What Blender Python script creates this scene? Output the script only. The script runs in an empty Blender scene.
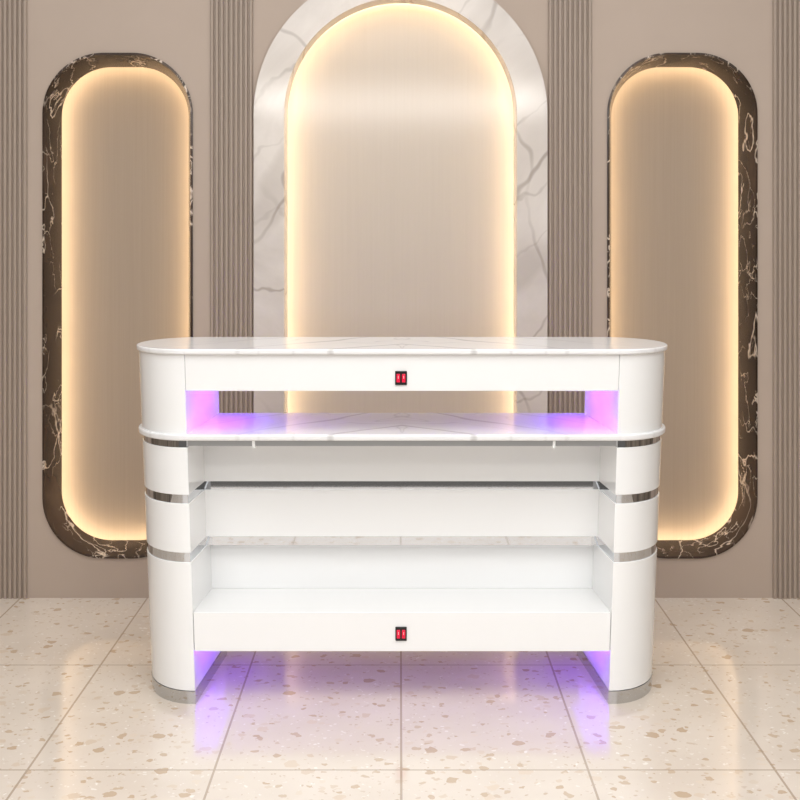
import bpy, bmesh, math
from mathutils import Vector
S=bpy.context.scene
S.view_settings.view_transform='Standard'
S.view_settings.look='None'
COL=S.collection
CAMH=1.337; WY=4.654; U=WY/1260.0
# ---------------------------------------------------------------- materials
def newmat(name):
    m=bpy.data.materials.new(name); m.use_nodes=True
    nt=m.node_tree; return m,nt,nt.nodes['Principled BSDF']
def simple(name,col,rough=.4,metal=0,coat=0,emit=None,es=0):
    m,nt,b=newmat(name)
    b.inputs['Base Color'].default_value=(*col,1)
    b.inputs['Roughness'].default_value=rough
    b.inputs['Metallic'].default_value=metal
    b.inputs['Coat Weight'].default_value=coat
    if emit:
        b.inputs['Emission Color'].default_value=(*emit,1)
        b.inputs['Emission Strength'].default_value=es
    return m
def N(nt,t,**k):
    n=nt.nodes.new(t)
    for a,v in k.items(): setattr(n,a,v)
    return n
def ramp(nt,fac,stops):
    r=N(nt,'ShaderNodeValToRGB'); e=r.color_ramp.elements
    while len(e)<len(stops): e.new(.5)
    for i,(p,c) in enumerate(stops):
        e[i].position=p; e[i].color=(*c,1) if len(c)==3 else c
    nt.links.new(fac,r.inputs[0]); return r.outputs[0]
def mixc(nt,f,a,b,mode='MIX'):
    m=N(nt,'ShaderNodeMix',data_type='RGBA',blend_type=mode)
    for s,v in ((m.inputs[0],f),(m.inputs[6],a),(m.inputs[7],b)):
        if hasattr(v,'is_linked'): nt.links.new(v,s)
        elif isinstance(v,(int,float)): s.default_value=v
        else: s.default_value=(*v,1)
    return m.outputs[2]
def math_(nt,op,a,b=None,c=None):
    m=N(nt,'ShaderNodeMath',operation=op)
    for i,v in enumerate((a,b,c)):
        if v is None: continue
        if hasattr(v,'is_linked'): nt.links.new(v,m.inputs[i])
        else: m.inputs[i].default_value=v
    return m.outputs[0]
def coords(nt,scale=(1,1,1),rot=(0,0,0),loc=(0,0,0)):
    t=N(nt,'ShaderNodeTexCoord'); mp=N(nt,'ShaderNodeMapping')
    mp.inputs['Scale'].default_value=scale; mp.inputs['Rotation'].default_value=rot; mp.inputs['Location'].default_value=loc
    nt.links.new(t.outputs['Object'],mp.inputs[0]); return mp.outputs[0]
def noise(nt,vec,scale,detail=4,rough=.5,dist=0):
    n=N(nt,'ShaderNodeTexNoise'); n.inputs['Scale'].default_value=scale; n.inputs['Detail'].default_value=detail
    n.inputs['Roughness'].default_value=rough; n.inputs['Distortion'].default_value=dist
    nt.links.new(vec,n.inputs['Vector']); return n.outputs[0]
def vein(nt,vec,scale,width,dist=.3,detail=3):
    """thin ridge lines where a noise field crosses its mid value"""
    f=noise(nt,vec,scale,detail,.5,dist)
    d=math_(nt,'ABSOLUTE',math_(nt,'SUBTRACT',f,.5))
    return ramp(nt,d,[(0,(1,1,1)),(width,(0,0,0))])
def marble(name,base,base2,vcol,scales,rough=.12,mask=(.45,.62),rot=(0,.6,0),stretch=(1,1,.5),spec=.5,detail=3):
    m,nt,b=newmat(name)
    v=coords(nt,(1,1,1),rot)
    col=ramp(nt,noise(nt,v,2.5,5,.6,.5),[(.35,base),(.68,base2)])
    for i,(s,w,amt) in enumerate(scales):
        vv=coords(nt,stretch,rot,(i*3.1,i*1.7,i*2.3))
        vn=vein(nt,vv,s,w,.3,detail)
        mk=ramp(nt,noise(nt,vv,s*1.1,1),[(mask[0],(0,0,0)),(mask[1],(1,1,1))])
        f=math_(nt,'MULTIPLY',math_(nt,'MULTIPLY',vn,mk),amt)
        col=mixc(nt,f,col,vcol)
    nt.links.new(col,b.inputs['Base Color']); b.inputs['Roughness'].default_value=rough
    b.inputs['Specular IOR Level'].default_value=spec
    return m
M_dark=marble('brown_emperador_marble',(.024,.015,.010),(.075,.046,.032),(.72,.60,.49),[(5,.008,1),(9,.007,.8),(2.6,.006,1)],.16,(.44,.55),(0,.7,0),(1,1,.7),.3,5)
def white_marble():
    m,nt,b=newmat('white_veined_marble')
    v=coords(nt)
    col=ramp(nt,noise(nt,v,2.0,5,.6,.8),[(.35,(.55,.49,.44)),(.65,(.68,.62,.565))])
    for i,(rot,sc,dist,thr,amt) in enumerate((((0,-.65,0),.9,5.5,.9965,.75),((0,-.95,0),1.5,7,.997,.6),((0,.5,0),.8,6,.9975,.55),((0,-.7,0),.45,6,.97,.28))):
        vv=coords(nt,(1,1,1),rot,(i*1.3+.4,0,i*.7))
        w=N(nt,'ShaderNodeTexWave',wave_type='BANDS',bands_direction='X')
        w.inputs['Scale'].default_value=sc; w.inputs['Distortion'].default_value=dist
        w.inputs['Detail'].default_value=4; w.inputs['Detail Scale'].default_value=1.3; w.inputs['Detail Roughness'].default_value=.55
        nt.links.new(vv,w.inputs['Vector'])
        vn=ramp(nt,w.outputs['Fac'],[(thr-.006 if thr>.98 else thr-.08,(0,0,0)),(min(thr+.003,1),(1,1,1))])
        mk=ramp(nt,noise(nt,vv,2.6,2),[(.36,(0,0,0)),(.58,(1,1,1))])
        col=mixc(nt,math_(nt,'MULTIPLY',math_(nt,'MULTIPLY',vn,mk),amt),col,(.30,.245,.205))
    nt.links.new(col,b.inputs['Base Color']); b.inputs['Roughness'].default_value=.12
    b.inputs['Specular IOR Level'].default_value=.7
    return m
M_white=white_marble()
def bookmatch():
    m,nt,b=newmat('sintered_stone_white')
    t=N(nt,'ShaderNodeTexCoord'); sx=N(nt,'ShaderNodeSeparateXYZ'); nt.links.new(t.outputs['Object'],sx.inputs[0])
    ax=math_(nt,'ABSOLUTE',sx.outputs[0])
    y=sx.outputs[1]
    cx=N(nt,'ShaderNodeCombineXYZ')
    nt.links.new(math_(nt,'ADD',math_(nt,'MULTIPLY',ax,.7),math_(nt,'MULTIPLY',y,.55)),cx.inputs[0])
    nt.links.new(math_(nt,'MULTIPLY',math_(nt,'SUBTRACT',ax,y),.3),cx.inputs[1])
    v=cx.outputs[0]
    w=N(nt,'ShaderNodeTexWave',wave_type='BANDS',bands_direction='X'); w.inputs['Scale'].default_value=1.5; w.inputs['Distortion'].default_value=3.5
    w.inputs['Detail'].default_value=3; w.inputs['Detail Scale'].default_value=2
    nt.links.new(v,w.inputs['Vector'])
    a=ramp(nt,w.outputs['Fac'],[(.98,(0,0,0)),(1,(1,1,1))]); c=vein(nt,v,5,.010,.3,2)
    f=math_(nt,'MAXIMUM',math_(nt,'MULTIPLY',a,.6),math_(nt,'MULTIPLY',c,.35))
    fade=ramp(nt,ax,[(.15,(1,1,1)),(.6,(.2,.2,.2))])
    col=mixc(nt,math_(nt,'MULTIPLY',f,fade),(.85,.85,.86),(.44,.42,.42))
    nt.links.new(col,b.inputs['Base Color']); b.inputs['Roughness'].default_value=.14
    return m
M_top=bookmatch()
M_paint=simple('white_gloss_lacquer',(.90,.905,.905),.18,0,.5)
M_chrome=simple('polished_chrome',(.68,.70,.73),.03,1)
M_plinth=simple('polished_steel_plinth',(.56,.57,.58),.10,1)
M_alu=simple('brushed_aluminium',(.40,.40,.40),.35,.8)
M_black=simple('black_plastic',(.006,.006,.006),.3)
M_red=simple('red_rocker',(.55,.0,.03),.3,0,0,(1,0,.06),.35)
M_mark=simple('rocker_mark',(.9,.5,.5),.4,0,0,(1,.5,.5),.4)
M_led=simple('warm_led_strip',(1,.85,.6),.5,0,0,(1,.84,.61),13.5)
M_lamp=simple('lamp_diffuser',(1,1,1),.5,0,0,(1,.97,.92),17)
M_cav=simple('niche_cavity_paint',(.72,.68,.60),.6)
def grain(name,c1,c2,rough,sc=(160,160,2),spec=.5):
    m,nt,b=newmat(name)
    f=noise(nt,coords(nt,sc),1,3,.6)
    c=ramp(nt,f,[(.3,c1),(.7,c2)])
    nt.links.new(c,b.inputs['Base Color']); b.inputs['Roughness'].default_value=rough
    b.inputs['Specular IOR Level'].default_value=spec
    return m
M_pan=grain('niche_fabric_panel',(.325,.252,.190),(.345,.27,.204),.55)
M_pan2=grain('arch_satin_panel',(.46,.395,.332),(.475,.408,.344),.14,(120,120,2),.55)
M_wall=grain('taupe_wall_panel',(.445,.355,.290),(.465,.373,.307),.6,(3,3,3))
M_slat=grain('taupe_fluted_panel',(.355,.284,.23),(.385,.309,.252),.5,(90,90,1.5))
M_side=grain('dark_walnut_panel',(.05,.035,.026),(.34,.28,.22),.5,(5,2.2,.2))
def floor_mat():
    m,nt,b=newmat('terrazzo_tile')
    t=N(nt,'ShaderNodeTexCoord'); o=t.outputs['Object']
    base=ramp(nt,noise(nt,o,3,4),[(.35,(.74,.65,.56)),(.65,(.80,.715,.625))])
    col=base
    wob=N(nt,'ShaderNodeMix',data_type='RGBA',blend_type='LINEAR_LIGHT'); wob.inputs[0].default_value=.014
    nn=N(nt,'ShaderNodeTexNoise'); nn.inputs['Scale'].default_value=40
    nt.links.new(o,nn.inputs['Vector']); nt.links.new(o,wob.inputs[6]); nt.links.new(nn.outputs['Color'],wob.inputs[7])
    for sc,thr,keep,c1,c2 in ((85,.45,.5,(.62,.49,.37),(.90,.85,.79)),(38,.48,.45,(.60,.46,.33),(.78,.68,.57)),(22,.45,.38,(.58,.44,.31),(.75,.63,.51))):
        v=N(nt,'ShaderNodeTexVoronoi'); v.inputs['Scale'].default_value=sc
        nt.links.new(wob.outputs[2],v.inputs['Vector'])
        sep=N(nt,'ShaderNodeSeparateColor'); nt.links.new(v.outputs['Color'],sep.inputs[0])
        th=math_(nt,'MULTIPLY',sep.outputs[0],thr)
        inside=math_(nt,'LESS_THAN',v.outputs['Distance'],th)
        kp=math_(nt,'LESS_THAN',sep.outputs[1],keep)
        c=ramp(nt,sep.outputs[2],[(.0,c1),(1,c2)])
        col=mixc(nt,math_(nt,'MULTIPLY',inside,kp),col,c)
    sx=N(nt,'ShaderNodeSeparateXYZ'); nt.links.new(o,sx.inputs[0])
    def line(axis,off,per):
        a=math_(nt,'ADD',math_(nt,'DIVIDE',math_(nt,'SUBTRACT',axis,off),per),100.5)
        d=math_(nt,'MULTIPLY',math_(nt,'ABSOLUTE',math_(nt,'SUBTRACT',math_(nt,'FRACT',a),.5)),per)
        return math_(nt,'LESS_THAN',d,.0030)
    g=math_(nt,'MAXIMUM',line(sx.outputs[0],.003,.468),line(sx.outputs[1],3.155,.772))
    col=mixc(nt,math_(nt,'MULTIPLY',g,.8),col,(.44,.34,.25))
    nt.links.new(col,b.inputs['Base Color'])
    b.inputs['Roughness'].default_value=.11
    b.inputs['Specular IOR Level'].default_value=1.0
    return m
M_floor=floor_mat()
# ---------------------------------------------------------------- mesh helpers
def obj(name,me,mats,parent=None,loc=(0,0,0)):
    o=bpy.data.objects.new(name,me); COL.objects.link(o)
    for m in mats: me.materials.append(m)
    o.location=loc
    if parent: o.parent=parent
    return o
def empty(name,loc=(0,0,0)):
    e=bpy.data.objects.new(name,None); COL.objects.link(e); e.location=loc; e.empty_display_size=.1; return e
def bevel(o,w,seg=3):
    b=o.modifiers.new('bevel','BEVEL'); b.width=w; b.segments=seg; b.limit_method='ANGLE'; b.angle_limit=math.radians(40); b.harden_normals=False
def box(name,x0,x1,y0,y1,z0,z1,mat,parent=None,bv=0,tf=None):
    bm=bmesh.new(); bmesh.ops.create_cube(bm,size=1)
    for v in bm.verts:
        v.co=Vector((x0+(v.co.x+.5)*(x1-x0),y0+(v.co.y+.5)*(y1-y0),z0+(v.co.z+.5)*(z1-z0)))
        if tf: v.co=tf(v.co)
    me=bpy.data.meshes.new(name); bm.to_mesh(me); bm.free()
    o=obj(name,me,[mat],parent)
    if bv: bevel(o,bv)
    return o
def prism(name,pts,z0,z1,mat,parent=None,bv=0,tf=None):
    bm=bmesh.new(); 
    lo=[bm.verts.new((x,y,z0)) for x,y in pts]; hi=[bm.verts.new((x,y,z1)) for x,y in pts]
    n=len(pts); bm.faces.new(lo[::-1]); bm.faces.new(hi)
    for i in range(n):
        j=(i+1)%n; f=bm.faces.new((lo[i],lo[j],hi[j],hi[i]))
    bmesh.ops.recalc_face_normals(bm,faces=bm.faces)
    if tf:
        for v in bm.verts: v.co=tf(v.co)
    for f in bm.faces:
        if abs(f.normal.z)<.5: f.smooth=True
    me=bpy.data.meshes.new(name); bm.to_mesh(me); bm.free()
    me.set_sharp_from_angle(angle=math.radians(35))
    o=obj(name,me,[mat],parent)
    if bv: bevel(o,bv)
    return o
# ---------------------------------------------------------------- room
box('floor',-2.8,2.8,.9,WY+.02,-.05,0,M_floor)
def rrect(cx,z0,z1,hw,r,off,n=20):
    """closed rounded rect path in XZ, grown by off"""
    hw+=off; z0-=off; z1+=off; r=max(r+off,.01); P=[]
    for (sx,cz,a0) in ((1,z1-r,0),(-1,z1-r,90),(-1,z0+r,180),(1,z0+r,270)):
        for i in range(n+1):
            a=math.radians(a0+90*i/n); P.append((cx+sx*(hw-r)+r*math.cos(a),cz+r*math.sin(a)))
    return P
def arch(cx,zs,R,off,n=56):
    R+=off
    return [(cx+R,0)]+[(cx+R*math.cos(math.pi*i/n),zs+R*math.sin(math.pi*i/n)) for i in range(n+1)]+[(cx-R,0)]
PILL=dict(z0=.1476,z1=2.013,hw=.277,r=.225)
ARC=dict(cx=.002,zs=1.785,R=.539)
# back wall with three real openings
cu=bpy.data.curves.new('wall_back','CURVE'); cu.dimensions='2D'; cu.fill_mode='BOTH'; cu.extrude=.02
def spl(pts):
    s=cu.splines.new('POLY'); s.points.add(len(pts)-1)
    for p,(x,z) in zip(s.points,pts): p.co=(x,z,0,1)
    s.use_cyclic_u=True
A=arch(off=-.03,**ARC)
spl([(-2.8,0),(-2.8,3.0),(2.8,3.0),(2.8,0)]+A)
for sx in (-1,1): spl(rrect(sx*1.0417,off=-.006,**PILL))
tmp=bpy.data.objects.new('tmp',cu); COL.objects.link(tmp)
dg=bpy.context.evaluated_depsgraph_get(); dg.update()
me=bpy.data.meshes.new_from_object(tmp.evaluated_get(dg)); bpy.data.objects.remove(tmp)
me.materials.clear()
w=obj('wall_back',me,[M_wall]); w.rotation_euler=(math.pi/2,0,0); w.location=(0,WY+.02,0)
box('wall_left',-2.85,-2.8,-.6,WY+.04,0,3.0,M_side)
box('wall_right',2.8,2.85,-.6,WY+.04,0,3.0,M_side)
# fluted panels
def fluted(x0,x1):
    bm=bmesh.new(); n=max(1,round((x1-x0)/.0185)); p=(x1-x0)/n; prof=[]
    for i in range(n):
        a=x0+i*p
        prof+=[(a,-.002),(a+.12*p,-.002),(a+.20*p,-.010),(a+.34*p,-.0125),(a+.66*p,-.0125),(a+.80*p,-.010),(a+.88*p,-.002)]
    prof+=[(x1,-.002)]
    lo=[bm.verts.new((x,WY+y,0)) for x,y in prof]; hi=[bm.verts.new((x,WY+y,3.0)) for x,y in prof]
    for i in range(len(prof)-1): bm.faces.new((lo[i],lo[i+1],hi[i+1],hi[i]))
    me=bpy.data.meshes.new('fluted_wall_panel'); bm.to_mesh(me); bm.free()
    return obj('fluted_wall_panel',me,[M_slat])
X=lambda px:(px-400)*U
for a,b in ((-130,28),(210,253.5),(547.5,592),(772,930)): fluted(X(a),X(b))
# lofted niches
def loft(name,sections,mats,midx,closed,cap_mat,parent=None):
    bm=bmesh.new(); R=[]
    for pts,y in sections: R.append([bm.verts.new((x,WY+y,z)) for x,z in pts])
    n=len(R[0])
    for k in range(len(R)-1):
        for i in range(n if closed else n-1):
            j=(i+1)%n
            f=bm.faces.new((R[k][i],R[k][j],R[k+1][j],R[k+1][i])); f.material_index=midx[k]; f.smooth=True
    cap=[bm.verts.new(v.co) for v in R[-1]]   # separate, truly flat back board
    f=bm.faces.new(cap); f.material_index=cap_mat; f.smooth=False
    bmesh.ops.recalc_face_normals(bm,faces=bm.faces)
    me=bpy.data.meshes.new(name); bm.to_mesh(me); bm.free()
    me.set_sharp_from_angle(angle=math.radians(30))
    return obj(name,me,mats,parent)
def tube(name,pts,y,closed,rad,mat,parent):
    cu=bpy.data.curves.new(name,'CURVE'); cu.dimensions='3D'; cu.bevel_depth=rad; cu.bevel_resolution=2
    s=cu.splines.new('POLY'); s.points.add(len(pts)-1)
    for p,(x,z) in zip(s.points,pts): p.co=(x,WY+y,z,1)
    s.use_cyclic_u=closed
    o=bpy.data.objects.new(name,cu); COL.objects.link(o); cu.materials.append(mat); o.parent=parent; return o
for sx in (-1,1):
    e=empty('illuminated_wall_niche')
    P=lambda off:rrect(sx*1.0417,off=off,**PILL)
    loft('niche_surround',[(P(0),0),(P(0),-.008),(P(-.008),-.010),(P(-.010),.0),(P(-.036),.12),(P(-.036),.126),(P(.014),.126),(P(.014),.185)],
         [M_dark,M_cav,M_pan],[0,0,0,0,0,1,1],True,2,e)
    tube('led_strip',P(-.016),.140,True,.006,M_led,e)
e=empty('illuminated_arch_niche')
P=lambda off:arch(off=off,**ARC)
loft('arch_surround',[(P(0),0),(P(0),-.03),(P(-.112),-.03),(P(-.117),.05),(P(-.117),.056),(P(-.066),.056),(P(-.066),.125)],
     [M_white,M_cav,M_pan2],[0,0,0,0,1,1],False,2,e)
tube('led_strip',P(-.095),.074,False,.006,M_led,e)
# ---------------------------------------------------------------- reception desk
D=.425
desk=empty('reception_desk',(.006,3.6,0))
def tf(c): return Vector((c.x*(.948+.052*c.z),c.y,c.z))
HW=.791; AX=.163
def pill_plan(hw,ax,g,s,ins=0,n=24):
    """rounded end pier: s=+1 right, -1 left"""
    pts=[(.6226+ins,-g+ins)]
    b=D/2+g-ins
    for i in range(n+1):
        t=math.radians(-90+180*i/n)
        pts.append((hw-ins-ax+(ax)*math.cos(t),D/2+b*math.sin(t)))
    pts.append((.590+ins,D+g-ins))
    return [(s*x,y) for x,y in pts]
def slab_plan(hw,ax,g,n=28):
    pts=[]; b=D/2+g
    for s,a0 in ((1,-90),(-1,90)):
        for i in range(n+1):
            t=math.radians(a0+180*i/n)
            pts.append((s*(hw-ax)+ax*math.cos(t),D/2+b*math.sin(t)))
    return pts
for s in (-1,1):
    for nm,z0,z1,m,ins in (('steel_plinth',0,.036,M_plinth,-.001),('pier_lower',.037,.404,M_paint,0),('chrome_band',.404,.431,M_chrome,.003),
        ('pier_middle',.431,.572,M_paint,0),('chrome_band',.572,.597,M_chrome,.003),('pier_upper',.597,.732,M_paint,0),
        ('chrome_band',.732,.753,M_chrome,.003),('pier_display',.770,.999,M_paint,0)):
        prism(nm,pill_plan(HW,AX,0,s,ins),z0,z1,m,desk,.0015 if m is M_paint else 0,tf)
prism('counter_top',slab_plan(.797,.175,.012),.999,1.014,M_top,desk,.004,tf)
prism('display_shelf',slab_plan(.801,.175,.012),.753,.771,M_top,desk,.005,tf)
bx=lambda nm,x0,x1,y0,y1,z0,z1,m,bv=.0015:box(nm,x0,x1,y0,y1,z0,z1,m,desk,bv,tf)
bx('apron',-.6215,.6215,.001,D-.001,.894,.999,M_paint)
bx('back_panel_upper',-.62,.62,.20,D-.01,.597,.753,M_paint)
bx('chrome_inlay',-.62,.62,.203,D-.012,.572,.597,M_chrome,0)
bx('back_panel_middle',-.62,.62,.20,D-.01,.431,.572,M_paint)
bx('chrome_inlay',-.62,.62,.203,D-.012,.404,.431,M_chrome,0)
bx('back_panel_lower',-.62,.62,.25,D-.01,.26,.404,M_paint)
bx('base_box',-.621,.621,.004,D-.004,.149,.26,M_paint)
bx('shelf_rail',-.62,.62,.000,.02,.737,.753,M_alu,0)
for x in (-.43,.44): bx('rail_bracket',x-.004,x+.004,-.002,.02,.731,.752,M_paint,0)
def switch(z,y):
    bx('switch_bezel',-.020,.014,y-.005,y,z-.020,z+.020,M_black,.002)
    for x in (-.0110,.0045):
        bx('switch_rocker',x-.0050,x+.0050,y-.009,y-.004,z-.012,z+.012,M_red,.0015)
        bx('switch_mark',x-.0008,x+.0008,y-.0098,y-.0085,z-.001,z+.007,M_mark,0)
switch((704-378)/350,.001); switch((704-634)/350,.004)
# ---------------------------------------------------------------- pendant lamp (above the viewer)
pl=empty('linear_pendant_lamp')
box('housing',-1.1,1.1,-.06,.0,2.26,2.42,M_alu,pl,.004)
box('diffuser',-1.08,1.08,.002,.008,2.275,2.405,M_lamp,pl)
for x in (-.9,.9): box('hanger',x-.003,x+.003,-.033,-.027,2.42,3.0,M_alu,pl)
# ---------------------------------------------------------------- lights
def area(name,loc,rot,sx,sy,power,col,parent=None):
    l=bpy.data.lights.new(name,'AREA'); l.shape='RECTANGLE'; l.size=sx; l.size_y=sy; l.energy=power; l.color=col
    o=bpy.data.objects.new(name,l); COL.objects.link(o); o.location=loc; o.rotation_euler=rot
    if parent:o.parent=parent
    return o
PUR=(.20,.025,1)
for s in (-1,1):
    area('led_purple',(s*.53,.20,.888),(0,math.radians(-40*s),0),.12,.30,1.7,PUR,desk)
    area('led_purple',(s*.535,.22,.11),(0,math.radians(-95*s),0),.06,.36,.36,PUR,desk)
area('led_purple',(0,.2,.146),(0,0,0),1.0,.36,.28,PUR,desk)
area('overhead_fill',(0,1.6,2.95),(math.radians(18),0,0),3.5,2.0,62,(1,.98,.95))  # broad soft fill added from above, not an actual fixture
l=bpy.data.lights.new('arch_fill_spot','SPOT'); l.energy=50; l.spot_size=math.radians(38); l.spot_blend=1; l.shadow_soft_size=.05; l.color=(1,.95,.88)  # added spot to brighten the centre of the arch panel, no fixture there
o=bpy.data.objects.new('arch_fill_spot',l); COL.objects.link(o); o.location=(0,3.3,2.9)
o.rotation_euler=(Vector((0,4.75,1.6))-o.location).to_track_quat('-Z','Y').to_euler()
Wd=bpy.data.worlds.new('World'); S.world=Wd; Wd.use_nodes=True
nt=Wd.node_tree; bg=nt.nodes['Background']; bg.inputs[1].default_value=1.15
t=N(nt,'ShaderNodeTexCoord'); sp=N(nt,'ShaderNodeSeparateXYZ'); nt.links.new(t.outputs['Generated'],sp.inputs[0])
h=math_(nt,'ADD',math_(nt,'MULTIPLY',sp.outputs[2],.5),.5)
nt.links.new(ramp(nt,h,[(0,(.3,.28,.26)),(.38,(.12,.11,.10)),(.46,(.15,.14,.13)),(.50,(.93,.93,.93)),(1,(1.0,1.0,1.0))]),bg.inputs[0])
cam=bpy.data.cameras.new('camera'); co=bpy.data.objects.new('camera',cam); COL.objects.link(co)
co.location=(0,0,CAMH); co.rotation_euler=(math.pi/2,0,0)
cam.sensor_width=36; cam.lens=1260/800*36; cam.shift_y=-164/800; cam.clip_start=.05
S.camera=co
